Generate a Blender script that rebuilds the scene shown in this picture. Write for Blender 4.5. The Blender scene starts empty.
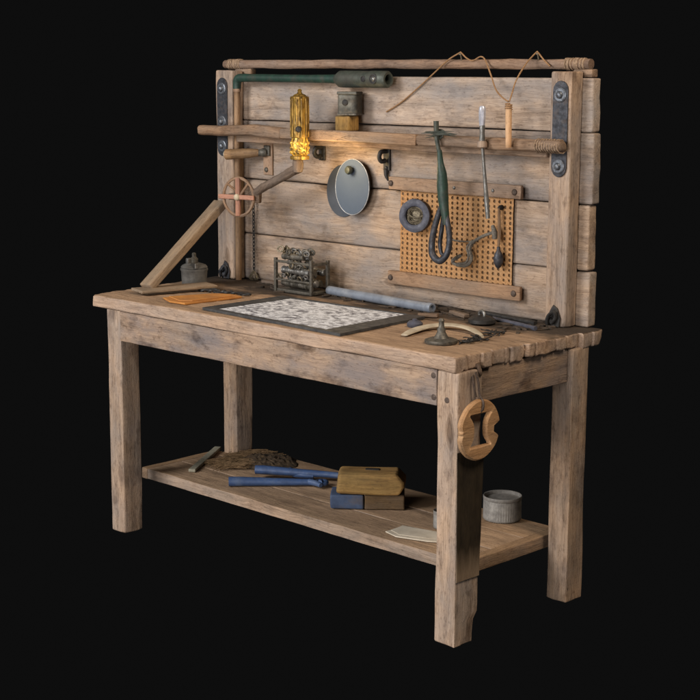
import bpy, math, random
from mathutils import Vector, Matrix, noise as mn

random.seed(7)
sc = bpy.context.scene
COL = sc.collection
PI = math.pi

# ------------------------------------------------------------------ mesh kit
# a "piece" is (verts, faces, texture coords); texture x runs along the grain
def nz(p, s=1.0): return mn.noise(Vector(p) * s)

_seed = [0]
def rnd_off():
    _seed[0] += 1
    r = random.Random(_seed[0] * 77 + 5)
    return Vector((r.uniform(-9, 9), r.uniform(-9, 9), r.uniform(-9, 9)))

def grain(v, axis):
    if axis == 0: return Vector((v[0], v[1], v[2]))
    if axis == 1: return Vector((v[1], v[0], v[2]))
    return Vector((v[2], v[0], v[1]))

def ticks(L, r, seg):
    n = max(1, int(round((L - 2 * r) / seg)))
    a = [0, r * .3, r * .65, r]
    a += [r + (L - 2 * r) * i / n for i in range(1, n)]
    a += [L - r, L - r * .65, L - r * .3, L]
    return a

def rbox(lo, hi, r=.006, amp=.0015, seg=.03, axis=0, chip=.8, mat=None, warp=None, freq=14, segs=None):
    """worn rounded box made of six gridded faces"""
    lo = Vector(lo); hi = Vector(hi); S = hi - lo
    r = min(r, .45 * min(S))
    T = [ticks(S[i], r, segs[i] if segs else seg) for i in range(3)]
    n = [len(t) for t in T]
    idx = {}; V = []; F = []; TC = []
    off = rnd_off()
    def vid(i, j, k):
        key = (i, j, k)
        if key in idx: return idx[key]
        p = Vector((T[0][i], T[1][j], T[2][k]))
        g = p + off
        st = Vector(g); st[axis] *= .25
        rr = r * (1 + chip * nz(st, 22))
        rr = max(.15 * r, min(rr, .48 * min(S)))
        q = Vector([min(max(p[a], rr), S[a] - rr) for a in range(3)])
        d = p - q
        if d.length > 1e-9:
            d.normalize(); p2 = q + d * rr
        else:
            p2 = p.copy()
        if amp:
            st2 = Vector(g); st2[axis] *= .3
            o = Vector((nz(st2, freq), nz(st2 + Vector((31, 0, 0)), freq), nz(st2 + Vector((0, 57, 0)), freq)))
            o += .5 * Vector((nz(st2, freq * 3.1), nz(st2 + Vector((11, 0, 0)), freq * 3.1), nz(st2 + Vector((0, 17, 0)), freq * 3.1)))
            p2 = p2 + o * amp
        w = p2 + lo
        if warp: w = warp(w)
        idx[key] = len(V); V.append(w); TC.append(grain(p, axis) + off)
        return idx[key]
    def quad(a, b, c, d): F.append((a, b, c, d))
    for a in range(3):
        b, c = (a + 1) % 3, (a + 2) % 3
        for side in (0, n[a] - 1):
            for i in range(n[b] - 1):
                for j in range(n[c] - 1):
                    def K(ii, jj):
                        k = [0, 0, 0]; k[a] = side; k[b] = ii; k[c] = jj
                        return vid(*k)
                    q = (K(i, j), K(i + 1, j), K(i + 1, j + 1), K(i, j + 1))
                    if side == 0: q = q[::-1]
                    quad(*q)
    if mat is not None: V = [mat @ v for v in V]
    return V, F, TC

def frame(t):
    t = t.normalized()
    up = Vector((0, 0, 1)) if abs(t.z) < .9 else Vector((1, 0, 0))
    a = t.cross(up).normalized(); b = a.cross(t).normalized()
    return a, b

def smooth_path(pts, sub=6):
    P = [Vector(p) for p in pts]
    if len(P) < 3: return P
    out = []
    for i in range(len(P) - 1):
        p0 = P[max(i - 1, 0)]; p1 = P[i]; p2 = P[i + 1]; p3 = P[min(i + 2, len(P) - 1)]
        for s in range(sub):
            t = s / sub
            out.append(.5 * ((2 * p1) + (-p0 + p2) * t + (2 * p0 - 5 * p1 + 4 * p2 - p3) * t * t + (-p0 + 3 * p1 - 3 * p2 + p3) * t ** 3))
    out.append(P[-1]); return out

def tube(pts, rad, n=10, sub=0, closed=False, amp=0, flat=1.0, cap=True):
    P = smooth_path(pts, sub) if sub else [Vector(p) for p in pts]
    m = len(P)
    if callable(rad): R = [rad(i / (m - 1)) for i in range(m)]
    elif isinstance(rad, (list, tuple)):
        R = []
        for i in range(m):
            f = i / (m - 1) * (len(rad) - 1); k = min(int(f), len(rad) - 2)
            R.append(rad[k] + (rad[k + 1] - rad[k]) * (f - k))
    else: R = [rad] * m
    V = []; F = []; TC = []; off = rnd_off(); L = 0
    a = b = None
    for i in range(m):
        if closed: t = P[(i + 1) % m] - P[i - 1]
        else: t = P[min(i + 1, m - 1)] - P[max(i - 1, 0)]
        if t.length < 1e-9: t = Vector((0, 0, 1))
        t.normalize()
        if a is None: a, b = frame(t)
        else:
            a = (a - t * a.dot(t)).normalized(); b = a.cross(t).normalized()
        if i: L += (P[i] - P[i - 1]).length
        for k in range(n):
            th = 2 * PI * k / n
            d = a * math.cos(th) + b * math.sin(th) * flat
            rr = R[i]
            if amp: rr += amp * nz(P[i] + d * .05 + off, 25) + amp * .5 * nz(P[i] + d * .05 + off, 80)
            V.append(P[i] + d * rr); TC.append(Vector((L, math.cos(th) * rr, math.sin(th) * rr)) + off)
    for i in range(m if closed else m - 1):
        j = (i + 1) % m
        for k in range(n):
            l = (k + 1) % n
            F.append((i * n + k, i * n + l, j * n + l, j * n + k))
    if not closed and cap:
        F.append(tuple(reversed(range(n)))); F.append(tuple((m - 1) * n + k for k in range(n)))
    return V, F, TC

def lathe(prof, n=24, mat=None, amp=0, rib=0, ribn=0):
    V = []; F = []; TC = []; off = rnd_off(); m = len(prof)
    for r, z in prof:
        for k in range(n):
            th = 2 * PI * k / n; rr = r
            if rib: rr *= 1 + rib * (1 if (k * ribn // n) % 2 else -1)
            p = Vector((rr * math.cos(th), rr * math.sin(th), z))
            if amp: p += p.normalized() * amp * nz(p + off, 40) if p.length > 0 else Vector()
            V.append(p); TC.append(Vector((z, p.x, p.y)) + off)
    for i in range(m - 1):
        for k in range(n):
            l = (k + 1) % n
            F.append((i * n + k, i * n + l, (i + 1) * n + l, (i + 1) * n + k))
    F.append(tuple(reversed(range(n)))); F.append(tuple((m - 1) * n + k for k in range(n)))
    if mat is not None: V = [mat @ v for v in V]
    return V, F, TC

def slab(poly, z0, z1, mat=None, bev=.0015):
    """flat polygon extruded along z"""
    c = Vector((sum(p[0] for p in poly) / len(poly), sum(p[1] for p in poly) / len(poly)))
    ins = []
    for p in poly:
        d = c - Vector(p)
        ins.append(Vector(p) + d.normalized() * min(bev, d.length * .3))
    V = []; TC = []; off = rnd_off(); n = len(poly)
    for ring, z in ((ins, z0), (poly, z0 + bev), (poly, z1 - bev), (ins, z1)):
        for p in ring:
            V.append(Vector((p[0], p[1], z))); TC.append(Vector((p[0], p[1], z)) + off)
    F = []
    for i in range(3):
        for k in range(n):
            l = (k + 1) % n
            F.append((i * n + k, i * n + l, (i + 1) * n + l, (i + 1) * n + k))
    F.append(tuple(reversed(range(n)))); F.append(tuple(3 * n + k for k in range(n)))
    if mat is not None: V = [mat @ v for v in V]
    return V, F, TC

def ellipse(a, b, n=48): return [(a * math.cos(2 * PI * i / n), b * math.sin(2 * PI * i / n)) for i in range(n)]

def aim(loc, z, x=None):
    """matrix with local z along the direction z, at loc"""
    z = Vector(z).normalized()
    if x is None: a, b = frame(z)
    else:
        x = Vector(x); a = (x - z * x.dot(z)).normalized(); b = z.cross(a)
        return Matrix(((a.x, b.x, z.x, loc[0]), (a.y, b.y, z.y, loc[1]), (a.z, b.z, z.z, loc[2]), (0, 0, 0, 1)))
    return Matrix(((a.x, -b.x, z.x, loc[0]), (a.y, -b.y, z.y, loc[1]), (a.z, -b.z, z.z, loc[2]), (0, 0, 0, 1)))

def wpos(o):
    p = Vector(o.location)
    while o.parent: o = o.parent; p += Vector(o.location)
    return p

def obj(name, pieces, mat, parent=None, loc=None, smooth=True):
    """links the pieces as ONE mesh object; coordinates are given in world space"""
    if isinstance(pieces, tuple): pieces = [pieces]
    V = []; F = []; TC = []
    for v, f, t in pieces:
        o = len(V); V += v; TC += t
        F += [tuple(i + o for i in q) for q in f]
    base = wpos(parent) if parent else Vector(loc if loc else (0, 0, 0))
    me = bpy.data.meshes.new(name)
    me.from_pydata([tuple(Vector(v) - base) for v in V], [], F)
    at = me.attributes.new('tc', 'FLOAT_VECTOR', 'POINT')
    flat = []
    for t in TC: flat += [t[0], t[1], t[2]]
    at.data.foreach_set('vector', flat)
    me.polygons.foreach_set('use_smooth', [smooth] * len(me.polygons))
    me.materials.append(mat)
    me.update()
    if smooth:
        try: me.set_sharp_from_angle(angle=math.radians(42))
        except Exception: pass
    ob = bpy.data.objects.new(name, me); COL.objects.link(ob)
    if parent: ob.parent = parent
    else: ob.location = base
    return ob

def tag(o, label, cat, group=None):
    o['label'] = label; o['category'] = cat
    if group: o['group'] = group
    return o

def thing(name, label, cat, loc, group=None):
    o = bpy.data.objects.new(name, None); COL.objects.link(o)
    o.empty_display_size = .05; o.location = loc
    return tag(o, label, cat, group)

# ------------------------------------------------------------------ materials
class NT:
    def __init__(s, name):
        s.m = bpy.data.materials.new(name); s.m.use_nodes = True
        s.t = s.m.node_tree; s.n = s.t.nodes; s.n.clear()
        s.out = s.n.new('ShaderNodeOutputMaterial'); s.b = s.n.new('ShaderNodeBsdfPrincipled')
        s.t.links.new(s.b.outputs[0], s.out.inputs[0])
        a = s.n.new('ShaderNodeAttribute'); a.attribute_name = 'tc'; s.tc = a.outputs['Vector']
    def link(s, a, b): s.t.links.new(a, b)
    def put(s, sock, v):
        if isinstance(v, (int, float)): sock.default_value = v
        elif isinstance(v, (tuple, list)):
            sock.default_value = tuple(v) + ((1,) if len(v) == 3 and sock.type == 'RGBA' else ())
        else: s.link(v, sock)
    def math(s, op, a, b=0, clamp=False):
        m = s.n.new('ShaderNodeMath'); m.operation = op; m.use_clamp = clamp
        s.put(m.inputs[0], a); s.put(m.inputs[1], b); return m.outputs[0]
    def scale(s, v, k):
        m = s.n.new('ShaderNodeVectorMath'); m.operation = 'MULTIPLY'; s.put(m.inputs[0], v); m.inputs[1].default_value = k; return m.outputs[0]
    def add(s, v, w):
        m = s.n.new('ShaderNodeVectorMath'); m.operation = 'ADD'; s.put(m.inputs[0], v); s.put(m.inputs[1], w); return m.outputs[0]
    def noise(s, v, scale=1, detail=4, rough=.55, color=False):
        m = s.n.new('ShaderNodeTexNoise'); s.link(v, m.inputs['Vector'])
        m.inputs['Scale'].default_value = scale; m.inputs['Detail'].default_value = detail; m.inputs['Roughness'].default_value = rough
        return m.outputs['Color' if color else 'Fac']
    def rng(s, v, a, b, lo=0, hi=1):
        m = s.n.new('ShaderNodeMapRange'); s.link(v, m.inputs[0])
        for i, k in enumerate((a, b, lo, hi)): m.inputs[i + 1].default_value = k
        return m.outputs[0]
    def mix(s, f, a, b, mode='MIX'):
        m = s.n.new('ShaderNodeMix'); m.data_type = 'RGBA'; m.blend_type = mode
        s.put(m.inputs[0], f); s.put(m.inputs[6], a); s.put(m.inputs[7], b); return m.outputs[2]
    def bump(s, h, strength=.5, dist=.003):
        m = s.n.new('ShaderNodeBump'); m.inputs['Strength'].default_value = strength; m.inputs['Distance'].default_value = dist
        s.link(h, m.inputs['Height']); s.link(m.outputs[0], s.b.inputs['Normal'])
    def rand(s):
        return s.n.new('ShaderNodeObjectInfo').outputs['Random']

def wood(name, light, mid, dark, grey=(.20, .185, .17), greyamt=.5, stain=.5, crack=1.0, top=None, rough=.82, fine=1.0, back=None, sat=None):
    k = NT(name)
    wob = k.noise(k.scale(k.tc, (3.5, 10, 10)), 1, 3, color=True)
    wv = k.n.new('ShaderNodeVectorMath'); wv.operation = 'MULTIPLY_ADD'
    k.link(wob, wv.inputs[0]); wv.inputs[1].default_value = (.05, .045, .045); k.link(k.tc, wv.inputs[2])
    tw = wv.outputs[0]
    g1 = k.noise(k.scale(tw, (9, 240, 240)), 1, 5, .7)
    g2 = k.noise(k.scale(tw, (2.6, 48, 48)), 1, 4, .6)
    g3 = k.noise(k.scale(tw, (1.2, 14, 14)), 1, 3, .5)
    f = k.math('ADD', k.math('MULTIPLY', g1, .46), k.math('ADD', k.math('MULTIPLY', g2, .34), k.math('MULTIPLY', g3, .20)))
    r = k.n.new('ShaderNodeValToRGB'); k.link(f, r.inputs[0]); e = r.color_ramp.elements
    e[0].position = .36; e[0].color = (*dark, 1); e[1].position = .64; e[1].color = (*light, 1)
    x = e.new(.5); x.color = (*mid, 1)
    c = r.outputs[0]
    # weathered grey areas and warm areas
    bl = k.noise(k.scale(k.tc, (4, 9, 9)), 1, 6, .62)
    c = k.mix(k.rng(bl, .44, .60, 0, greyamt), c, k.mix(.35, grey, c))
    bl2 = k.noise(k.scale(k.add(k.tc, (3.3, 1.7, 8.1)), (3, 8, 8)), 1, 4, .6)
    c = k.mix(k.rng(bl2, .38, .62, 0, 1), k.mix(1, c, (.90, .91, .95), 'MULTIPLY'), k.mix(1, c, (1.16, 1.06, .97), 'MULTIPLY'))
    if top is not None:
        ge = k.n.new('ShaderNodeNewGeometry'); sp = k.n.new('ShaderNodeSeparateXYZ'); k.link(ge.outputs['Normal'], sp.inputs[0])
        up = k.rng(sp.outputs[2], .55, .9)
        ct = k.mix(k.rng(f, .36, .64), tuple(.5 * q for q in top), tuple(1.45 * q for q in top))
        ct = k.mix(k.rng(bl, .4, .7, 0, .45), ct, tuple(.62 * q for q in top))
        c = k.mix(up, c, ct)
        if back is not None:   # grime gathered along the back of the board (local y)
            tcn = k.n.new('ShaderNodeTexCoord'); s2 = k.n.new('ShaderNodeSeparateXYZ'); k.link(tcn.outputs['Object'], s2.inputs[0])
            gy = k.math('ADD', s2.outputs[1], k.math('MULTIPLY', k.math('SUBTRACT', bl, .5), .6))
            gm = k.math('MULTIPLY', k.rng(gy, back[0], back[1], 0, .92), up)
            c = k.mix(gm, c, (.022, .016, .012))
    vo = k.n.new('ShaderNodeTexVoronoi'); vo.inputs['Scale'].default_value = 1
    k.link(k.scale(tw, (3.2, 11, 11)), vo.inputs['Vector'])
    sx = k.n.new('ShaderNodeSeparateColor'); k.link(vo.outputs['Color'], sx.inputs[0])
    kg = k.rng(sx.outputs[0], .80, .82)
    kd = k.math('ADD', vo.outputs['Distance'], k.math('MULTIPLY', k.math('SUBTRACT', g2, .5), .12))
    kn = k.math('MULTIPLY', k.rng(kd, .11, .20, 1, 0), kg)
    rg_ = k.math('MULTIPLY', k.math('MULTIPLY', k.math('ADD', k.math('SINE', k.math('MULTIPLY', kd, 85)), 1), .5), k.math('MULTIPLY', k.rng(kd, .16, .34, 1, 0), kg))
    c = k.mix(k.math('MULTIPLY', rg_, .4), c, k.mix(1, c, (.5, .44, .38), 'MULTIPLY'))
    c = k.mix(k.math('MULTIPLY', kn, .75), c, k.mix(1, c, (.32, .26, .21), 'MULTIPLY'))
    # dark stains, handling dirt
    st = k.noise(k.scale(k.add(k.tc, (7.7, 2.1, 4.4)), (7, 13, 13)), 1, 6, .6)
    c = k.mix(k.rng(st, .53, .66, 0, stain), c, k.mix(1, c, (.40, .37, .37), 'MULTIPLY'))
    st2 = k.noise(k.scale(k.add(k.tc, (2.7, 9.1, 6.4)), (22, 40, 40)), 1, 5, .65)
    c = k.mix(k.rng(st2, .57, .68, 0, stain * .8), c, k.mix(1, c, (.42, .38, .36), 'MULTIPLY'))
    lf = k.noise(k.scale(k.tc, (75, 260, 260)), 1, 3, .6)
    c = k.mix(k.rng(lf, .60, .72, 0, .35), c, k.mix(1, c, (1.5, 1.48, 1.45), 'MULTIPLY'))
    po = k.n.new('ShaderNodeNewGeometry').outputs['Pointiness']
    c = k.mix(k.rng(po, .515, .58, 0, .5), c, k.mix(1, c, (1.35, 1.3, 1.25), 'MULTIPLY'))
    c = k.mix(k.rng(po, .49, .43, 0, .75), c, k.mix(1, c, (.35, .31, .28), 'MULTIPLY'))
    sp_ = k.noise(k.scale(k.tc, (60, 150, 150)), 1, 3, .6)
    c = k.mix(k.rng(sp_, .58, .70, 0, .55), c, k.mix(1, c, (.45, .42, .40), 'MULTIPLY'))
    # cracks along the grain
    cr = k.noise(k.scale(tw, (2.2, 42, 42)), 1, 2, .45)
    cl = k.math('ABSOLUTE', k.math('SUBTRACT', cr, .5))
    cm = k.rng(cl, .0, .009, 1, 0)
    gate = k.rng(k.noise(k.scale(k.add(k.tc, (1.1, 5.2, 9.4)), (3, 12, 12)), 1, 3), .56, .68)
    cm = k.math('MULTIPLY', cm, gate)
    c = k.mix(k.math('MULTIPLY', cm, .6 * crack), c, (.03, .022, .016))
    # board to board variation
    rd = k.rand()
    hs = k.n.new('ShaderNodeHueSaturation'); k.link(c, hs.inputs['Color'])
    k.link(k.rng(rd, 0, 1, .84, 1.14), hs.inputs['Value']); k.link(k.rng(rd, 0, 1, 1.05, .9), hs.inputs['Saturation'])
    k.link(hs.outputs[0], k.b.inputs['Base Color'])
    k.b.inputs['Roughness'].default_value = rough
    k.b.inputs['Specular IOR Level'].default_value = .25
    h = k.math('ADD', k.math('MULTIPLY', g1, .5 * fine), k.math('MULTIPLY', g2, .7))
    h = k.math('SUBTRACT', h, k.math('MULTIPLY', cm, .8 * crack))
    h = k.math('ADD', h, k.math('MULTIPLY', sp_, .3))
    saw = k.noise(k.scale(k.tc, (170, 5, 5)), 1, 2, .5)
    h = k.math('ADD', h, k.math('MULTIPLY', saw, .12))
    k.bump(h, .8, .004)
    return k.m

def plain(name, c1, c2=None, rough=.6, metal=0, scale=40, bump=.3, rust=None, rustamt=.5, stretch=(1, 1, 1), spec=.4, bdist=.002):
    k = NT(name)
    if c2 is None: c2 = tuple(q * .6 for q in c1)
    v = k.scale(k.tc, stretch)
    n = k.noise(v, scale, 6, .62)
    c = k.mix(k.rng(n, .35, .65), c2, c1)
    if rust is not None:
        n2 = k.noise(k.add(v, (4, 9, 2)), scale * .6, 5, .65)
        rm = k.rng(n2, .5, .64, 0, rustamt); c = k.mix(rm, c, rust)
        k.link(k.rng(rm, 0, 1, metal, 0), k.b.inputs['Metallic'])
    else: k.b.inputs['Metallic'].default_value = metal
    k.link(c, k.b.inputs['Base Color'])
    k.link(k.rng(n, .3, .7, min(1, rough + .14), max(.05, rough - .12)), k.b.inputs['Roughness'])
    k.b.inputs['Specular IOR Level'].default_value = spec
    if bump: k.bump(k.noise(v, scale * 2.5, 4, .6), bump, bdist)
    return k.m

M = {}
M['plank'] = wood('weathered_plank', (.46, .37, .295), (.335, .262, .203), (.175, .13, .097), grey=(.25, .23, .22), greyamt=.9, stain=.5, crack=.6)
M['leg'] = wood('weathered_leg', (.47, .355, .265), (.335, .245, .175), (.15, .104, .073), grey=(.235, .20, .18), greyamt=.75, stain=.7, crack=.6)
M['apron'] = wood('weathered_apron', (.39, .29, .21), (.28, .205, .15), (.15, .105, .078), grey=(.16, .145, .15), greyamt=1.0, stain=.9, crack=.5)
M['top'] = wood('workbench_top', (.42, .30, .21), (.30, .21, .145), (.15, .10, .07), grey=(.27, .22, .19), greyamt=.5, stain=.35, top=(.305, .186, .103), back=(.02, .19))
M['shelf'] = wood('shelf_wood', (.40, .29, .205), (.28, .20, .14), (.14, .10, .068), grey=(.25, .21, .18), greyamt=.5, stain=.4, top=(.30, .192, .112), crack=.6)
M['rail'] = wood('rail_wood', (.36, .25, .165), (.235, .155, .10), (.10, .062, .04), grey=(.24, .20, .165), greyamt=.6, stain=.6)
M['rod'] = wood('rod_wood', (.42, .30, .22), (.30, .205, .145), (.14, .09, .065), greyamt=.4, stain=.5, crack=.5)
M['batten'] = wood('batten_wood', (.37, .25, .165), (.28, .185, .12), (.16, .10, .066), greyamt=.3, stain=.35, crack=.4)
M['arm'] = wood('arm_wood', (.30, .22, .14), (.22, .155, .097), (.12, .083, .052), grey=(.17, .14, .11), greyamt=.4, stain=.4, crack=.4)
M['darkwood'] = wood('dark_arm_wood', (.20, .145, .105), (.125, .088, .063), (.05, .034, .025), greyamt=.3, stain=.5, crack=.4)
M['handle'] = wood('turned_handle_wood', (.36, .23, .115), (.26, .155, .073), (.14, .08, .038), greyamt=.15, stain=.35, crack=.3, rough=.6)
M['orangewood'] = wood('orange_wood', (.76, .48, .265), (.70, .43, .22), (.58, .33, .155), greyamt=.05, stain=.25, crack=.3, rough=.65)
M['pinkwood'] = wood('red_brown_wood', (.42, .215, .145), (.32, .155, .10), (.19, .088, .058), greyamt=.1, stain=.3, crack=.2, rough=.7)
M['rimwood'] = wood('pale_rim_wood', (.50, .34, .22), (.38, .25, .155), (.24, .15, .09), greyamt=.2, stain=.3, crack=.2, rough=.7)
M['boxwood'] = wood('ochre_block_wood', (.29, .17, .036), (.21, .117, .024), (.10, .055, .013), grey=(.16, .11, .04), greyamt=.3, stain=.4, crack=.3)
M['bluewood'] = plain('worn_blue_paint', (.045, .07, .13), (.025, .038, .075), rough=.8, scale=18, rust=(.085, .06, .036), rustamt=.5)
M['brownblock'] = wood('brown_block_wood', (.14, .086, .04), (.10, .06, .027), (.055, .033, .016), greyamt=.2, stain=.5, crack=.3)
M['iron'] = plain('dark_iron', (.065, .068, .08), (.026, .027, .032), rough=.55, metal=.55, scale=60, rust=(.07, .05, .042), rustamt=.5)
M['bolt'] = plain('bolt_steel', (.20, .22, .25), (.075, .08, .092), rough=.42, metal=.7, scale=120, rust=(.07, .055, .05), rustamt=.5)
M['rusty'] = plain('rusty_screw', (.12, .085, .065), (.05, .036, .03), rough=.7, metal=.3, scale=150)
M['steel'] = plain('grey_steel', (.21, .205, .195), (.10, .098, .094), rough=.45, metal=.6, scale=70, rust=(.10, .078, .058), rustamt=.4)
M['gunmetal'] = plain('gun_metal', (.135, .122, .10), (.05, .046, .04), rough=.55, metal=.5, scale=90, rust=(.12, .10, .075), rustamt=.5)
M['chrome'] = plain('polished_chrome', (.62, .62, .68), (.36, .36, .41), rough=.3, metal=.35, scale=40, bump=.05)
M['bar'] = plain('blue_grey_tube_paint', (.24, .27, .325), (.155, .175, .215), rough=.45, metal=.15, scale=22, rust=(.33, .34, .36), rustamt=.35)
M['green'] = plain('dark_green_enamel', (.021, .052, .038), (.011, .028, .022), rough=.5, scale=35, rust=(.055, .05, .04), rustamt=.5)
M['greygreen'] = plain('grey_green_metal', (.068, .076, .062), (.034, .04, .032), rough=.55, metal=.2, scale=45, rust=(.05, .042, .033), rustamt=.5)
M['canister'] = plain('grimy_tin', (.115, .108, .088), (.042, .041, .036), rough=.6, metal=.3, scale=38, rust=(.085, .06, .035), rustamt=.6)
M['yellowwood'] = wood('yellow_block_wood', (.47, .31, .115), (.34, .21, .07), (.17, .10, .035), greyamt=.2, stain=.55, crack=.3)
M['slate'] = plain('slate_glass', (.088, .112, .152), (.072, .094, .130), rough=.6, metal=0, scale=5, bump=.04, spec=.15)
M['shadowslate'] = plain('mirror_shadow_slate', (.062, .07, .086), (.043, .05, .063), rough=.75, scale=9, bump=.1)
M['rim'] = plain('bright_rim', (.42, .43, .45), (.22, .23, .25), rough=.5, metal=.3, scale=60)
M['rubber'] = plain('blue_grey_rubber', (.078, .08, .105), (.042, .044, .06), rough=.6, scale=55, bump=.25, rust=(.05, .05, .06), rustamt=.4)
M['black'] = plain('blackened_iron', (.04, .037, .035), (.018, .017, .017), rough=.6, metal=.3, scale=70)
M['wire'] = plain('tarnished_wire', (.20, .165, .11), (.085, .07, .05), rough=.5, metal=.6, scale=150)
M['greycord'] = plain('grey_cord', (.16, .14, .115), (.075, .066, .055), rough=.9, scale=160, bump=.6)
M['cord'] = plain('brown_cord', (.33, .185, .085), (.19, .10, .045), rough=.9, scale=200, bump=.6)
M['rope'] = plain('rope_binding', (.36, .25, .165), (.16, .105, .068), rough=.95, scale=140, bump=.8, stretch=(1, 1, 1))
M['cream'] = plain('cream_horn', (.50, .425, .315), (.33, .275, .20), rough=.7, scale=24, bump=.2)
M['paper'] = plain('old_paper', (.52, .46, .37), (.40, .345, .27), rough=.9, scale=14, bump=.15)
M['orangepad'] = plain('orange_leather_sheet', (.50, .215, .05), (.36, .145, .035), rough=.7, scale=16, bump=.3, rust=(.26, .12, .04), rustamt=.5)
def leg_overlay_mat():
    k = NT('dark_brown_overlay')
    n = k.noise(k.scale(k.tc, (14, 50, 50)), 1, 6, .62)
    c = k.mix(k.rng(n, .35, .65), (.019, .0135, .008), (.037, .026, .015))
    ge = k.n.new('ShaderNodeTexCoord'); sp = k.n.new('ShaderNodeSeparateXYZ'); k.link(ge.outputs['Object'], sp.inputs[0])
    h = k.math('ADD', sp.outputs[2], k.math('MULTIPLY', k.math('SUBTRACT', n, .5), .10))   # blends to wood brown towards the lower end
    c = k.mix(k.rng(h, -.42, -.30, .95, 0), c, (.27, .19, .125))
    k.link(c, k.b.inputs['Base Color']); k.b.inputs['Roughness'].default_value = .85; k.b.inputs['Specular IOR Level'].default_value = .2
    k.bump(n, .5, .003); return k.m
M['leather'] = leg_overlay_mat()  # thin dark overlay on the leg face, wood brown towards the lower end
M['hair'] = plain('brown_bristle', (.19, .115, .055), (.08, .048, .022), rough=.9, scale=60, bump=.5)
M['burlap'] = plain('dark_brown_cloth', (.065, .04, .02), (.028, .018, .010), rough=.95, scale=45, bump=.8, rust=(.13, .085, .042), rustamt=.5, bdist=.005)
M['blue'] = plain('blue_handle_enamel', (.040, .077, .18), (.026, .049, .115), rough=.5, scale=26, rust=(.10, .13, .19), rustamt=.45)
M['file'] = plain('grey_green_file', (.27, .255, .19), (.18, .165, .125), rough=.7, metal=0, scale=60)
M['tin'] = plain('grey_tin', (.25, .235, .215), (.15, .14, .13), rough=.65, metal=.15, scale=45, rust=(.085, .075, .065), rustamt=.4)
M['potclay'] = plain('grey_pewter', (.17, .165, .155), (.095, .092, .088), rough=.55, metal=.35, scale=40, rust=(.07, .066, .06), rustamt=.45)
M['frameblack'] = plain('black_frame', (.05, .05, .05), (.026, .026, .027), rough=.6, scale=40, rust=(.085, .08, .075), rustamt=.5)
M['holeshade'] = plain('hole_shade_brown', (.17, .10, .05), (.11, .066, .034), rough=.9, scale=30)
M['debris'] = plain('dark_scraps', (.075, .05, .033), (.022, .017, .013), rough=.9, scale=30)
M['whitecap'] = plain('pale_endgrain', (.52, .44, .32), (.36, .29, .2), rough=.8, scale=60)

def sheet_mat():
    k = NT('printed_grey_sheet')
    w = k.noise(k.scale(k.tc, (6, 6, 6)), 1, 3, color=True)
    v = k.n.new('ShaderNodeVectorMath'); v.operation = 'MULTIPLY_ADD'
    k.link(w, v.inputs[0]); v.inputs[1].default_value = (.06, .06, .0); k.link(k.tc, v.inputs[2])
    n1 = k.noise(k.scale(v.outputs[0], (34, 62, 1)), 1, 6, .7)
    n2 = k.noise(k.scale(v.outputs[0], (9, 14, 1)), 1, 3, .5)
    c = k.mix(k.rng(n1, .42, .56), (.10, .10, .12), (.72, .735, .78))
    c = k.mix(k.rng(n2, .45, .68, 0, .5), c, (.60, .61, .64))
    n3 = k.noise(k.scale(k.add(v.outputs[0], (3, 1, 0)), (120, 160, 1)), 1, 2, .5)
    c = k.mix(k.rng(n3, .6, .7, 0, .6), c, (.09, .085, .10))
    k.link(c, k.b.inputs['Base Color']); k.b.inputs['Roughness'].default_value = .6
    k.bump(n1, .25, .001); return k.m
M['sheet'] = sheet_mat()

def cane_mat():
    k = NT('tan_cane_weave')
    n = k.noise(k.scale(k.tc, (160, 160, 160)), 1, 4, .6); n2 = k.noise(k.tc, 9, 4, .6)
    c = k.mix(k.rng(n, .35, .65), (.27, .13, .046), (.46, .235, .088))
    c = k.mix(k.rng(n2, .4, .7, 0, .5), c, (.30, .18, .085))
    k.link(c, k.b.inputs['Base Color']); k.b.inputs['Roughness'].default_value = .75
    k.bump(n, .5, .002); return k.m
M['cane'] = cane_mat()

def brass_mat(name, glow):
    k = NT(name)
    v = k.n.new('ShaderNodeTexVoronoi'); k.link(k.scale(k.tc, (60, 110, 110)), v.inputs['Vector']); v.inputs['Scale'].default_value = 1
    n = k.noise(k.scale(k.tc, (30, 90, 90)), 1, 4, .6)
    c = k.mix(k.rng(n, .35, .65), (.075, .04, .008), (.40, .235, .045) if not glow else (.75, .47, .09))
    k.link(c, k.b.inputs['Base Color']); k.b.inputs['Metallic'].default_value = .5
    k.b.inputs['Roughness'].default_value = .42
    if glow:
        e = k.mix(k.rng(v.outputs['Distance'], .0, .55), (1, .62, .10), (.30, .12, .01))
        k.link(e, k.b.inputs['Emission Color'])
        k.link(k.rng(n, .48, .68, .0, glow), k.b.inputs['Emission Strength'])
    k.bump(v.outputs['Distance'], .5, .002); return k.m
M['brass'] = brass_mat('old_brass', 0)
M['glowbrass'] = brass_mat('lit_amber_globe', 1.9)

# ------------------------------------------------------------------ workbench
W = 1.798; D = .733; H = .9
bench = thing('workbench', 'weathered wooden workbench with plank backboard, lower shelf and tool rail', 'workbench', (.9, .35, 0))

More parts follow.
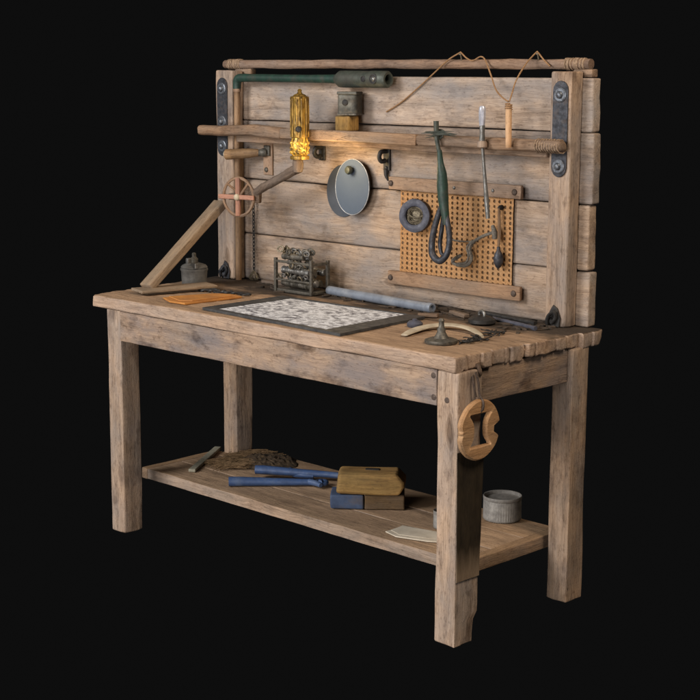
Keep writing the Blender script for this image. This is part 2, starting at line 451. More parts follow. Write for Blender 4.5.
GROOVES = [(.060, .004, .004), (.118, .011, .006), (.172, .014, .006), (.236, .006, .004), (.262, .012, .006), (.335, .014, .007), (.372, .006, .004), (.43, .013, .006), (.487, .007, .005), (.545, .012, .006), (.61, .007, .005)]
def END(y):
    if y > .62 and y < .9: return .003
    k = sum(1 for g in GROOVES if y > g[0] and g[1] > .010)
    return random.Random(k * 31 + 4).uniform(-.010, .004)
def top_warp(p):
    # out-of-square left end, chopped and splintered right end with a rounded back corner
    x, y, z = p
    x -= .085 * (y / D) * max(0, 1 - x / W)
    e = max(0, min(1, (x - 1.735) / .05))
    if e > 0:
        for gy, gd, gw in GROOVES:          # saw cuts and splits between the plank ends
            q = max(0, 1 - abs(y + .004 * nz((z * 60, gy * 50, 1)) - gy) / gw)
            gd *= .75; x -= e * gd * q
            if z > .88: z -= e * gd * .45 * q
            else: z += e * gd * .5 * q
        x += e * END(y) + .002 * nz((y * 60, z * 40, 3)) * e
        if z < .87: z += e * (END(y + .3) * .6 + .004 * nz((y * 45, 2.2, 4)))
        if y > .67:
            q = (y - .67) / .063
            x -= (.012 * q * q if z > .87 else .02 * q * q) - .006
    return Vector((x, y, z))
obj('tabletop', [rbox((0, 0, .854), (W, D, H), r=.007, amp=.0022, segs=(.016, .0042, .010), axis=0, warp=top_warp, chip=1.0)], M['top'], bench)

def leg(x0, y0, ztop, warp=None, b=.087):
    return obj('leg', [rbox((x0, y0, 0), (x0 + .0817, y0 + b, ztop), r=.006, amp=.0014, seg=.022, axis=2, warp=warp, chip=1.1)], M['leg'], bench)
def worn(p):
    x, y, z = p
    f = max(0, min(1, (.095 - z + .01 * nz((x * 30, 3, 3))) / .03))
    if y > .05: y -= f * (.020 + .004 * nz((z * 32, 3, x * 12)))
    if z < .05: x += (.9 * nz((z * 30, y * 30, 1)) * .005) * (1 - z / .05)
    return Vector((x, y, z))
leg(.0777, .0065, .853); leg(.0777, .5706, .853)
leg(1.7169, .0065, .853, worn, .109); leg(1.7169, .5706, .853)
obj('front_apron', [rbox((.1608, .004, .7427), (1.716, .034, .853), r=.004, amp=.0016, seg=.025, axis=0)], M['apron'], bench)
obj('side_apron', [rbox((1.752, .1160, .7427), (1.780, .5696, .853), r=.004, amp=.0016, seg=.025, axis=1)], M['apron'], bench)
obj('side_apron', [rbox((.10, .0945, .7427), (.128, .5696, .853), r=.004, amp=.0016, seg=.03, axis=1)], M['apron'], bench)
obj('back_apron', [rbox((.1608, .610, .7427), (1.716, .640, .853), r=.004, amp=.0016, seg=.03, axis=0)], M['apron'], bench)
# chip hanging from the worn table edge
obj('splinter', [tube([(1.797, .098, .872), (1.80, .100, .855), (1.803, .104, .842), (1.802, .106, .833)], [.009, .008, .007, .003], 8, sub=3, amp=.002, flat=.6)], M['top'], bench)
# lower shelf
ys = [.1846, .352, .520, .6947]
for i in range(3):
    obj('shelf_board', [rbox((.075, ys[i] + (.0015 if i else 0), .1655), (1.655, ys[i + 1] - .0015, .2052), r=.0025, amp=.0014, seg=.022, axis=0, chip=.5)], M['shelf'], bench)
obj('shelf_rail', [rbox((1.657, .1846, .1617), (1.6942, .6947, .2062), r=.004, amp=.0018, seg=.022, axis=1)], M['shelf'], bench)
obj('shelf_rail', [rbox((.036, .1846, .1617), (.0735, .5690, .2062), r=.004, amp=.0018, seg=.022, axis=1)], M['shelf'], bench)
# backboard
zs = [.9015, 1.0858, 1.3033, 1.5352, 1.7097]
for i in range(4):
    a = random.Random(i).uniform(-.006, .006)
    obj('backboard_plank', [rbox((-.078, .7065, zs[i] + .0016), (1.7506 + a, .7497, zs[i + 1] - .0016), r=.0085, amp=.0018, seg=.026, axis=0, chip=1.0)], M['plank'], bench)

def dome(loc, d, r, h, n=14):
    return lathe([(r, 0), (r, h * .25), (r * .86, h * .62), (r * .5, h * .92), (.001, h)], n, aim(loc, d))
for x0, x1, xb in ((-.0344, .0653, .008), (1.6211, 1.7065, 1.6655)):
    p = obj('post', [rbox((x0, .6463, .9015), (x1, .7055, 1.7289), r=.007, amp=.002, seg=.024, axis=2, chip=1.0)], M['leg'], bench)
    poly = []
    zt, zb, hw = 1.700, 1.392, .030
    for i in range(9):
        t = PI * i / 8; poly.append((hw * math.cos(t), zt - hw + hw * math.sin(t)))
    for i in range(9):
        t = PI + PI * i / 8; poly.append((hw * math.cos(t), zb + hw + hw * math.sin(t) * 1.0))
    obj('iron_strap', [slab(poly, 0, .0035, Matrix(((1, 0, 0, xb), (0, 0, -1, .6455), (0, 1, 0, 0), (0, 0, 0, 1))))], M['iron'], p)
    for zb_ in ((1.655, 1.427) if x0 > 1 else (1.657, 1.528, 1.432)):
        obj('bolt', [lathe([(.0235, 0), (.0235, .003), (.020, .005), (.0205, .006)], 22, aim((xb, .6425, zb_), (0, -1, 0))), dome((xb, .637, zb_), (0, -1, 0), .0125, .010)], M['bolt'], p)
# iron cleats at the foot of the posts
def cleat(x, y):
    P = [slab([(-.022, 0), (.022, 0), (.026, .03), (.012, .062), (-.004, .072), (-.018, .05)], 0, .005, Matrix(((1, 0, 0, x), (0, 0, -1, y), (0, 1, 0, .903), (0, 0, 0, 1))))]
    P.append(tube([(x - .02, y - .012, .91), (x - .012, y - .02, .935), (x + .006, y - .016, .955), (x + .012, y - .01, .935), (x - .002, y - .014, .915)], .0065, 8, sub=5, amp=.002))
    P.append(dome((x + .006, y - .004, .952), (0, -1, 0), .010, .008))
    P.append(dome((x - .012, y - .004, .922), (0, -1, 0), .012, .010))
    return P
obj('post_cleat', cleat(1.665, .644), M['black'], bench)
obj('post_cleat', cleat(.02, .644), M['iron'], bench)

# tool rail: rough squared pole in front of the posts, ledge board behind it
def rail_warp(p):
    x, y, z = p
    z += .010 * max(0, 1 - abs(x - .22) / .2) + .003 * nz((x * 5, 1, 2))
    y += .004 * nz((x * 4, 7, 2))
    if x < .05:   # left end is a round stick
        cy_, cz_ = .613, 1.494
        v = Vector((0, y - cy_, z - cz_)); f = min(1, (.05 - x) / .05)
        if v.length > .001:
            rr = .021; v2 = v.normalized() * min(v.length, rr); y = cy_ + (v2.y * f + v.y * (1 - f)); z = cz_ + (v2.z * f + v.z * (1 - f))
    return Vector((x, y, z))
rail = obj('tool_rail', [rbox((-.09, .590, 1.4715), (.40, .638, 1.5145), r=.012, amp=.003, seg=.016, axis=0, warp=rail_warp, chip=.7),
                  rbox((.398, .588, 1.4745), (1.09, .6375, 1.5135), r=.006, amp=.0025, seg=.016, axis=0, chip=1.0),
                  rbox((1.085, .592, 1.4725), (1.706, .637, 1.5125), r=.015, amp=.0035, seg=.016, axis=0, chip=.6)], M['rail'], bench)
obj('rail_collar', [tube([(1.60 + .0012 * i, .6145 + .0245 * math.cos(i * .75), 1.4925 + .0225 * math.sin(i * .75)) for i in range(0, 84)], .0022, 6)], M['rope'], rail)
obj('ledge_board', [rbox((.09, .642, 1.452), (1.615, .7045, 1.484), r=.006, amp=.002, seg=.03, axis=0)], M['rail'], bench)

# round rod lashed along the top
rod = obj('top_rod', [tube([(-.066 + 1.786 * i / 60, .728 + .002 * nz((i * .3, 1, 1)), 1.752 + .0022 * nz((i * .22, 5, 1))) for i in range(61)], lambda t: .0168 + .0012 * math.sin(t * 40) * math.sin(t * 9), 14, amp=.0012)], M['rod'], bench)
for xa, xb in ((-.045, .03), (1.62, 1.70)):
    pts = []
    nt = 9
    for i in range(nt * 10 + 1):
        t = i / 10; x = xa + (xb - xa) * t / nt
        pts.append((x + .003 * math.sin(t * 1.7), .728 + .0178 * math.cos(2 * PI * t), 1.752 + .0178 * math.sin(2 * PI * t)))
    obj('rope_binding', [tube(pts, .0040, 6, amp=.0016)], M['rope'], rod)
for xa, xb in ((0.0, .10), (1.66, 1.735)):
    obj('rod_block', [rbox((xa, .712, 1.7105), (xb, .745, 1.7365), r=.006, amp=.002, seg=.015, axis=0)], M['rail'], bench)
for x in (1.182, 1.514):
    obj('nail', [tube([(x, .72, 1.765), (x, .714, 1.786)], .0028, 8), dome((x, .714, 1.785), (0, -.2, 1), .0075, .006, 10)], M['wire'], rod)

# pegboard: pierced cane panel between two screwed battens
pb = obj('pegboard', [], M['cane'], bench) if False else None
def pegpanel(x0, x1, z0, z1, nx, nz_, y, th):
    V = []; F = []; TC = []; off = rnd_off()
    dx = (x1 - x0) / nx; dz = (z1 - z0) / nz_; K = 12
    def add(x, yy, z):
        w = .0022 * nz((x * 30, z * 30, 5)) * (1 if (x < x0 + dx or x > x1 - dx) else .25)
        V.append(Vector((x + w, yy + .0012 * math.sin(x * 2 * PI / dx) * math.sin(z * 2 * PI / dz), z + w))); TC.append(Vector((x, z, yy)) + off); return len(V) - 1
    for i in range(nx):
        for j in range(nz_):
            cx = x0 + (i + .5) * dx; cz = z0 + (j + .5) * dz
            jr = random.uniform(.9, 1.1); jx = random.uniform(-.0006, .0006); jz = random.uniform(-.0006, .0006)
            outer = []; inner = []; deep = []
            for k in range(K):
                t = 2 * PI * (k + .5) / K; c, s = math.cos(t), math.sin(t)
                m = max(abs(c), abs(s))
                outer.append(add(cx + c / m * dx / 2, y, cz + s / m * dz / 2))
                inner.append(add(cx + jx + c * dx * .27 * jr, y, cz + jz + s * dz * .31 * jr))
                deep.append(add(cx + jx + c * dx * .25 * jr, y + th, cz + jz + s * dz * .29 * jr))
            for k in range(K):
                l = (k + 1) % K
                F.append((outer[k], outer[l], inner[l], inner[k]))
                F.append((inner[k], inner[l], deep[l], deep[k]))
            # square corners left open by the 12-gon
            cs = [add(cx + sx * dx / 2, y, cz + sz * dz / 2) for sx, sz in ((1, 1), (-1, 1), (-1, -1), (1, -1))]
            for q, (a, b) in enumerate(((1, 1), (4, 4), (7, 7), (10, 10))):
                F.append((outer[a], cs[q], outer[(a + 1) % K])) if False else None
    return V, F, TC
pg = obj('pegboard', [pegpanel(.926, 1.443, 1.000, 1.320, 22, 18, .6945, .0035)], M['cane'], bench, smooth=False)
obj('hole_shade', [rbox((.932, .7005, 1.003), (1.438, .7045, 1.316), r=.001, amp=0, seg=.1)], M['holeshade'], pg)  # dark sheet standing in for the shade behind the pierced holes
for xa, xb, za, zb_ in ((.882, 1.487, 1.307, 1.354), (.881, 1.493, .964, 1.013)):
    bt = obj('batten', [rbox((xa, .676, za), (xb, .692, zb_), r=.004, amp=.0016, seg=.018, axis=0, chip=1.0)], M['batten'], pg)
    for x in ((xa + .016, xb - .026) if za < 1.2 else (xa + .012, (xa + xb) / 2 + .01, xb - .12, xb - .026)):
        big = x > 1.4 or x < .9
        obj('screw', [dome((x, .6755, (za + zb_) / 2), (0, -1, 0), .011 if big else .006, .006 if big else .003, 14)], M['rusty'] if big else M['steel'], bt)

# iron hooks under the rail
def hook(x, z0, z1):
    P = [rbox((x - .016, .697, z1), (x + .016, .7055, z0), r=.003, amp=.001, seg=.012)]
    P.append(tube([(x, .70, z0 - .01), (x, .67, z0 - .012), (x - .002, .662, z0 - .03), (x, .672, z0 - .045), (x + .002, .69, z0 - .043)], .0085, 10, sub=5, amp=.0012))
    P.append(dome((x, .697, z1 + .01), (0, -1, 0), .008, .006))
    return P
obj('rail_hook', hook(.515, 1.455, 1.395), M['black'], bench)
obj('rail_hook', hook(.851, 1.452, 1.372) + [tube([(.851, .697, 1.375), (.853, .695, 1.355), (.86, .699, 1.335)], [.010, .007, .002], 8, sub=4)], M['black'], bench)
obj('loose_screw', [dome((.880, .7055, 1.333), (0, -1, 0), .009, .007)], M['rusty'], bench)

# turned wooden grip on an iron wall plate
hb = obj('grip_bracket', [rbox((.185, .699, 1.325), (.238, .7055, 1.452), r=.003, amp=.001, seg=.015, axis=2)], M['batten'], bench)
obj('iron_socket', [lathe([(.014, 0), (.017, .005), (.017, .02), (.013, .028), (.013, .036)], 16, aim((.213, .696, 1.413), (-.86, -.5, -.06))),
                    rbox((.196, .690, 1.40), (.23, .6995, 1.44), r=.003, amp=.001, seg=.01)], M['gunmetal'], hb)
obj('screw', [dome((.205, .699, 1.345), (0, -1, 0), .010, .007)], M['gunmetal'], hb)
g0 = Vector((.188, .680, 1.412)); gd = Vector((-.122, -.072, -.010)).normalized(); GL = .143
obj('grip', [lathe([(.010, 0), (.015, .01), (.0185, .04), (.020, .07), (.0195, GL - .03), (.021, GL - .026), (.021, GL - .004), (.018, GL)], 20, aim(g0, gd), amp=.0012)], M['handle'], hb)
obj('grip_cap', [lathe([(.0135, 0), (.0135, .004), (.009, .007)], 16, aim(g0 + gd * (GL - .001), gd))], M['whitecap'], hb)
# bolts on the front-right leg joint
for x, z in ((1.703, .834), (1.705, .768), (1.756, .766)):
    obj('joint_bolt', [lathe([(.009, 0), (.009, .002), (.006, .003), (.001, .0035)], 14, aim((x, .0045 if x < 1.716 else .0065, z), (0, -1, 0)))], M['rusty'], bench)

# ------------------------------------------------------------------ articulated lamp
lamp = thing('arm_lamp', 'glowing brass lamp on jointed wooden arm with spoked wheel, propped on left tabletop', 'lamp', (.16, .2, .9))
ang = math.atan2(.24, .06)
mb = Matrix.Translation((.155, .22, .9085)) @ Matrix.Rotation(math.radians(76), 4, 'Z')
obj('base_plate', [rbox((-.115, -.05, .002), (.20, .05, .013), r=.003, amp=.0015, seg=.014, mat=mb), rbox((-.08, -.02, -.008), (.15, .03, .002), r=.002, amp=0, seg=.03, mat=mb)], M['arm'], lamp)
A = Vector((.118, .165, .922)); B = Vector((.095, .556, 1.216)); d = B - A
ma = aim(A, d, (1, -.15, -.1))
obj('lower_arm', [rbox((-.031, -.016, 0), (.031, .016, d.length), r=.005, amp=.0015, seg=.02, axis=2, mat=ma)], M['arm'], lamp)
wn = Vector((math.cos(math.radians(-76)), math.sin(math.radians(-76)), 0)); wx = Vector((-wn.y, wn.x, 0)); wc = Vector((.221, .538, 1.248))
def wp(u, v, o=0): return wc + wx * u + Vector((0, 0, v)) + wn * o
R = .070
whl = obj('handwheel', [tube([wp(R * math.cos(2 * PI * i / 48), R * 1.04 * math.sin(2 * PI * i / 48)) for i in range(48)], .0058, 8, closed=True, amp=.001)], M['rimwood'], lamp)
mw = aim(wc, wn, wx)
obj('spoke', [rbox((-.0095, -.074, -.004), (.0095, .074, .009), r=.003, amp=.001, seg=.012, axis=1, mat=mw)], M['pinkwood'], whl)
obj('spoke', [rbox((-.088, -.009, .003), (.078, .009, .013), r=.003, amp=.001, seg=.012, axis=0, mat=mw)], M['pinkwood'], whl)
obj('spoke', [tube([wp(-.01, -.015), wp(.046, .053)], .0055, 8)], M['rimwood'], whl)
obj('spoke', [tube([wp(.012, .01), wp(-.05, .047)], .0045, 8)], M['rimwood'], whl)
obj('hub', [dome(wp(0, 0, .011), wn, .013, .011, 16)], M['whitecap'], whl)
obj('joint_bracket', [rbox((-.05, -.012, -.028), (-.018, .012, .0), r=.004, amp=.0015, seg=.01, mat=mw), rbox((.055, -.02, -.02), (.095, .018, .0), r=.005, amp=.002, seg=.01, mat=mw),
                      rbox((-.05, -.010, -.02), (.07, .010, -.008), r=.003, amp=.001, seg=.02, mat=mw)], M['darkwood'], lamp)
obj('upper_arm', [tube([(.262, .572, 1.256), (.335, .560, 1.288), (.40, .55, 1.312), (.46, .55, 1.338), (.515, .55, 1.362), (.535, .55, 1.366)], [.0155, .0165, .016, .017, .018, .016], 14, sub=5, amp=.0025)], M['darkwood'], lamp)
obj('swivel_knob', [lathe([(.009, -.03), (.017, -.026), (.021, -.012), (.021, .006), (.018, .020), (.013, .026)], 18, Matrix.Translation((.541, .55, 1.385)), amp=.002)], M['darkwood'], lamp)
lx, ly = .551, .55
T0 = Matrix.Translation((lx, ly, 0))
cage = obj('lamp_cage', [lathe([(.031, 1.485), (.0325, 1.49), (.031, 1.50), (.0315, 1.56), (.032, 1.622), (.034, 1.626), (.034, 1.634), (.020, 1.638)], 20, T0, rib=.03, ribn=20)]
    + [tube([(lx + .033 * math.cos(t), ly + .033 * math.sin(t), 1.488), (lx + .0335 * math.cos(t + .06), ly + .0335 * math.sin(t + .06), 1.56), (lx + .033 * math.cos(t), ly + .033 * math.sin(t), 1.628)], .0026, 6, sub=3) for t in [2 * PI * i / 11 for i in range(11)]], M['brass'], lamp)
obj('cap', [lathe([(.024, 1.637), (.022, 1.641), (.010, 1.646), (.007, 1.652), (.0085, 1.657), (.004, 1.662), (.001, 1.663)], 16, T0)], M['brass'], lamp)
obj('globe', [lathe([(.024, 1.418), (.030, 1.424), (.0335, 1.436), (.034, 1.452), (.032, 1.468), (.029, 1.482), (.028, 1.488)], 18, T0, amp=.003)]
    + [dome((lx + .031 * math.cos(t), ly + .031 * math.sin(t), z), (math.cos(t), math.sin(t), .1), .007, .006, 8) for z in (1.432, 1.449, 1.466) for t in [2 * PI * i / 12 + z * 40 for i in range(12)]], M['glowbrass'], lamp)
obj('base_ring', [lathe([(.022, 1.404), (.035, 1.406), (.036, 1.412), (.035, 1.418), (.026, 1.421)], 24, T0)], M['brass'], lamp)
obj('key_valve', [lathe([(.010, 0), (.012, .004), (.008, .01)], 12, aim((lx + .022, ly - .026, 1.517), (.6, -.75, 0)))], M['black'], lamp)

# ------------------------------------------------------------------ tools on the wall
t = thing('pipe_tool', 'dark green elbowed pipe tool with grey socket head and long wooden shaft, top left', 'tool', (.081, .655, .9))
PX, PY = .083, .656
obj('wooden_shaft', [tube([(PX, PY, .902), (PX + .001, PY, 1.15), (PX - .001, PY, 1.4), (PX, PY, 1.655)], .0122, 14, sub=6, amp=.001)], M['handle'], t)
obj('ferrule', [lathe([(.0135, 1.645), (.015, 1.648), (.015, 1.657), (.0135, 1.659)], 16, Matrix.Translation((PX, PY, 0)))], M['rail'], t)
obj('green_pipe', [tube([(PX, PY, 1.657), (PX, PY, 1.675), (PX + .006, PY, 1.692), (PX + .022, PY, 1.699), (PX + .10, PY, 1.6995), (.45, PY, 1.6985), (.645, PY, 1.6985)], [.0155, .0162, .0175, .017, .0155, .015, .0165], 14, sub=5, amp=.0007)], M['green'], t)
mh = aim((.635, PY, 1.6985), (1, 0, 0), (0, -1, 0))
hd = obj('socket_head', [lathe([(.0165, 0), (.024, .012), (.0305, .024), (.031, .05), (.030, .17), (.031, .20), (.0305, .255), (.026, .262), (.018, .262), (.017, .235)], 22, mh, amp=.0015)], M['greygreen'], t)
for s_, rr in ((.165, .011), (.215, .018)):
    obj('socket_hole', [lathe([(rr, 0), (rr, .0022), (rr * .8, .0026), (rr * .7, .001)], 18, aim((.635 + s_, PY - .0292, 1.700), (0, -1, .05)))], M['black'], hd)
obj('set_screw', [dome((.635 + .218, PY - .030, 1.700), (0, -1, .05), .009, .007)], M['steel'], hd)

m = thing('canister', 'grimy square-shouldered tin canister on yellow wooden block, standing on tool rail', 'canister', (.715, .645, 1.512))
obj('wooden_block', [rbox((.672, .612, 1.5125), (.738, .672, 1.567), r=.006, amp=.002, seg=.012, axis=2)], M['yellowwood'], m)
mc = Matrix.Translation((.716, .645, 0)) @ Matrix.Rotation(math.radians(25), 4, 'Z')
can = obj('tin_body', [rbox((-.037, -.034, 1.568), (.037, .034, 1.650), r=.012, amp=.0012, seg=.012, axis=2, mat=mc)], M['canister'], m)
obj('rim_band', [rbox((-.0385, -.0355, 1.5685), (.0385, .0355, 1.577), r=.003, amp=.0004, seg=.012, mat=mc)], M['gunmetal'], can)
obj('lid', [rbox((-.0385, -.0355, 1.643), (.0385, .0355, 1.654), r=.003, amp=.0006, seg=.012, mat=mc)], M['canister'], can)
obj('dent', [dome(mc @ Vector((-.006, -.0335, 1.615)), mc.to_3x3() @ Vector((0, -1, 0)), .012, .004)], M['black'], can)

# oval mirror hanging on its knob
mr = thing('mirror', 'oval slate grey mirror with thin bright rim hanging from a knob', 'mirror', (.702, .69, 1.2))
def ypl(x, y, z, tilt=0, yaw=0): return Matrix.Translation((x, y, z)) @ Matrix.Rotation(yaw, 4, 'Z') @ Matrix.Rotation(tilt, 4, 'Y') @ Matrix(((1, 0, 0, 0), (0, 0, -1, 0), (0, 1, 0, 0), (0, 0, 0, 1)))
mm = ypl(.702, .676, 1.306, math.radians(6))
obj('glass', [slab(ellipse(.085, .101, 64), 0, .005, mm, .001)], M['slate'], mr)
obj('bright_rim', [tube([mm @ Vector(((.0865) * math.cos(q), .1025 * math.sin(q), .003)) for q in [2 * PI * i / 72 for i in range(72)]], .0017, 6, closed=True)], M['rim'], mr)
obj('frame_back', [slab(ellipse(.087, .103, 64), -.006, -.0005, mm, .002)], M['black'], mr)
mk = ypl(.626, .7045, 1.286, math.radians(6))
obj('shadow_disc', [slab(ellipse(.086, .098, 64), 0, .004, mk, .001)], M['shadowslate'], mr)  # slate disc drawn in place of the mirror's cast shadow
obj('knob', [lathe([(.008, 0), (.008, .008), (.015, .012), (.0165, .02), (.012, .028), (.001, .031)], 18, aim((.704, .671, 1.369), (0, -1, 0)))], M['greygreen'], mr)

# tape ring on the pegboard
rg = thing('tape_ring', 'blue-grey rubber ring with coiled wire inside, hung on the pierced panel', 'ring', (1.018, .66, 1.163))
rn = Vector((math.cos(math.radians(-72)), math.sin(math.radians(-72)), .05)).normalized()
mring = aim((1.022, .668, 1.2225), rn)
prof = [(.034, -.012), (.050, -.014), (.059, -.010), (.0605, 0), (.059, .010), (.050, .014), (.038, .013), (.034, .009)]
V, F, TC = lathe(prof, 40, mring, amp=.0015); F = F[:-2]; n_ = 40
F += [((len(prof) - 1) * n_ + k, (len(prof) - 1) * n_ + (k + 1) % n_, (k + 1) % n_, k) for k in range(n_)]
obj('rubber_ring', [(V, F, TC)], M['rubber'], rg)
coil = [mring @ Vector(((.026 + .006 * math.sin(i * .9)) * math.cos(i * .55), (.026 + .006 * math.sin(i * .9)) * math.sin(i * .55), .004 * math.sin(i * 1.3))) for i in range(90)]
obj('wire_coil', [tube(coil, .0022, 6, sub=2), tube([mring @ Vector((-.03, .0, 0)), mring @ Vector((.0, .008, .004)), mring @ Vector((.03, -.004, 0))], .004, 6, sub=3), slab(ellipse(.035, .035, 30), -.008, -.006, mring, .0005)], M['wire'], rg)

# green handled loop tool over the rail
gt = thing('loop_tool', 'green handled tool with long dark metal loop hanging from the tool rail', 'tool', (1.22, .575, 1.08))
GY = .572
obj('stem', [tube([(1.199, GY, 1.562), (1.201, GY, 1.515), (1.208, GY, 1.48), (1.2155, GY, 1.455)], [.0095, .0085, .0075, .0075], 12, sub=4, amp=.0008)], M['greygreen'], gt)
obj('green_grip', [tube([(1.2155, GY, 1.465), (1.222, GY, 1.42), (1.229, GY, 1.385), (1.232, GY, 1.345), (1.236, GY, 1.30), (1.246, GY, 1.25), (1.251, GY, 1.213)], [.0075, .011, .0165, .0195, .0185, .014, .010], 16, sub=6, amp=.001)], M['green'], gt)
obj('metal_loop', [tube([(1.236, GY - .004, 1.285), (1.218, GY - .006, 1.24), (1.203, GY - .008, 1.19), (1.196, GY - .01, 1.14), (1.202, GY - .01, 1.105), (1.230, GY - .008, 1.088), (1.256, GY - .004, 1.108), (1.266, GY, 1.15), (1.262, GY, 1.20), (1.252, GY, 1.24), (1.246, GY, 1.262)], [.008, .0105, .011, .0115, .0125, .012, .0115, .0105, .010, .0095, .008], 12, sub=6, amp=.0012),
                   tube([(1.228, GY + .012, 1.255), (1.222, GY + .012, 1.20), (1.214, GY + .012, 1.15), (1.22, GY + .012, 1.115), (1.235, GY + .01, 1.105)], [.006, .008, .008, .007, .005], 10, sub=5, amp=.001)], M['iron'], gt)
kn = []
rr_ = random.Random(3)
for i in range(8):
    a = rr_.choice((0, PI)) + rr_.uniform(-.5, .5); L_ = rr_.uniform(.03, .085)
    c_ = Vector((1.21 + rr_.uniform(-.01, .02), .574 + rr_.uniform(-.012, .0), 1.517 + rr_.uniform(-.008, .008)))
    dv = Vector((math.cos(a) * L_, rr_.uniform(-.01, .01), math.sin(a) * L_ * .28 * rr_.choice((-1, 1))))
    kn.append(tube([c_ - dv, c_ + Vector((0, -.006, .003)), c_ + dv], [.0007, .0028, .0007], 6, sub=4))
for i in range(3): kn.append(tube([(1.203 + .02 * math.cos(q), .615 + .043 * math.cos(q) * 0 - .036 + .004 * i, 1.512 + .006 * i + .008 * math.sin(q)) for q in [2 * PI * k / 16 for k in range(16)]], .0035, 6, closed=True))
tag(obj('wire_knot', kn, M['greygreen'], loc=(1.205, .58, 1.512)), 'frayed grey wire twisted around the rail at the green tool', 'wire')

# screwdriver
sd = thing('screwdriver', 'thin screwdriver with shiny chrome handle stuck through the tool rail', 'screwdriver', (1.43, .572, 1.246))
sy = .574
obj('chrome_handle', [lathe([(.001, .066), (.007, .065), (.0105, .060), (.0115, .045), (.0105, .02), (.009, .004), (.0085, 0)][::-1], 14, Matrix.Translation((1.3995, sy, 1.551)), rib=.05, ribn=14)], M['chrome'], sd)
obj('neck', [lathe([(.0095, 1.497), (.010, 1.51), (.0085, 1.53), (.0095, 1.548), (.0085, 1.553)], 14, Matrix.Translation((1.4005, sy, 0)))], M['steel'], sd)
obj('collar', [lathe([(.013, 1.478), (.017, 1.482), (.0165, 1.497), (.012, 1.502)], 16, Matrix.Translation((1.402, sy, 0)), amp=.002)], M['rail'], sd)
obj('blade', [tube([(1.4025, sy, 1.485), (1.4325, sy, 1.247)] if False else [(1.4025 + .03 * i / 12, sy, 1.485 - .238 * i / 12) for i in range(13)], [.0058, .0055, .0065, .0085, .0075], 10)], M['steel'], sd)

# orange stick on a cord slung over the two nails
tag(obj('wooden_stick', [tube([(1.5125, .574, 1.484), (1.511, .574, 1.55), (1.5095, .574, 1.624)], [.0095, .0105, .0098], 12, sub=5, amp=.001)], M['orangewood'], loc=(1.512, .574, 1.484)), 'short orange wooden stick hanging upright from the cord by the rail', 'stick')
tag(obj('hanging_cord', [tube([(.845, .702, 1.583), (.93, .701, 1.625), (1.05, .700, 1.705), (1.13, .703, 1.763), (1.178, .712, 1.790), (1.186, .712, 1.790), (1.212, .712, 1.772), (1.24, .711, 1.764), (1.275, .709, 1.777), (1.30, .704, 1.765), (1.35, .675, 1.715), (1.41, .63, 1.668), (1.475, .585, 1.644), (1.508, .574, 1.632)], .0026, 6, sub=6, amp=.0005),
    tube([(1.512, .574, 1.632), (1.512, .585, 1.655), (1.502, .62, 1.70), (1.500, .67, 1.752), (1.510, .710, 1.789), (1.518, .711, 1.789), (1.545, .708, 1.765), (1.575, .703, 1.745)], .0026, 6, sub=6, amp=.0005),
    tube([(1.5095 + .0115 * math.cos(i * .8), .574 + .0115 * math.sin(i * .8), 1.606 + i * .0009) for i in range(24)], .0022, 6)], M['cord'], loc=(1.5, .7, 1.6)), 'thin brown cord looped over two nails on the top rod', 'cord')

# plumb bob
pbob = thing('plumb_bob', 'small dark plumb bob hanging by a tan string on the pierced panel', 'plumb bob', (1.40, .675, 1.07))
obj('peg_screw', [dome((1.394, .6945, 1.274), (0, -1, 0), .009, .02, 12)], M['black'], pbob)
obj('string', [tube([(1.394, .678, 1.272), (1.400, .672, 1.20), (1.402, .670, 1.142)], .0042, 6, sub=4), tube([(1.396, .678, 1.272), (1.406, .673, 1.19), (1.403, .670, 1.14)], .0028, 6, sub=4)], M['handle'], pbob)
obj('bob', [lathe([(.002, -.04), (.009, -.034), (.0165, -.018), (.0175, -.004), (.013, .012), (.007, .022), (.006, .034), (.003, .036)], 16, Matrix.Translation((1.403, .670, 1.108)), amp=.001)], M['iron'], pbob)
# hook-ended cord
tag(obj('hooked_cord', [tube([(1.245, .655, 1.10), (1.20, .668, 1.076), (1.222, .672, 1.063), (1.262, .672, 1.068), (1.282, .672, 1.092), (1.274, .672, 1.122), (1.281, .672, 1.142), (1.293, .672, 1.152)], .0065, 8, sub=6, amp=.0015),
    tube([(1.22, .672, 1.069), (1.258, .67, 1.076), (1.272, .668, 1.10), (1.264, .668, 1.13), (1.288, .67, 1.155)], .0035, 6, sub=6, amp=.001),
    tube([(1.285, .671, 1.148), (1.33, .67, 1.172), (1.385, .668, 1.192)], [.006, .0055, .0065], 8, sub=4, amp=.001),
    tube([(1.377, .667, 1.214), (1.386, .667, 1.192), (1.388, .667, 1.168)], [.006, .010, .008], 10, sub=4, amp=.001),
    tube([(1.17, .688, 1.149), (1.22, .684, 1.146), (1.29, .674, 1.150)], .003, 6, sub=4, amp=.001)], M['greycord'], loc=(1.25, .67, 1.06)), 'grey knotted cord with a T-shaped iron end curling across the pierced panel', 'cord')

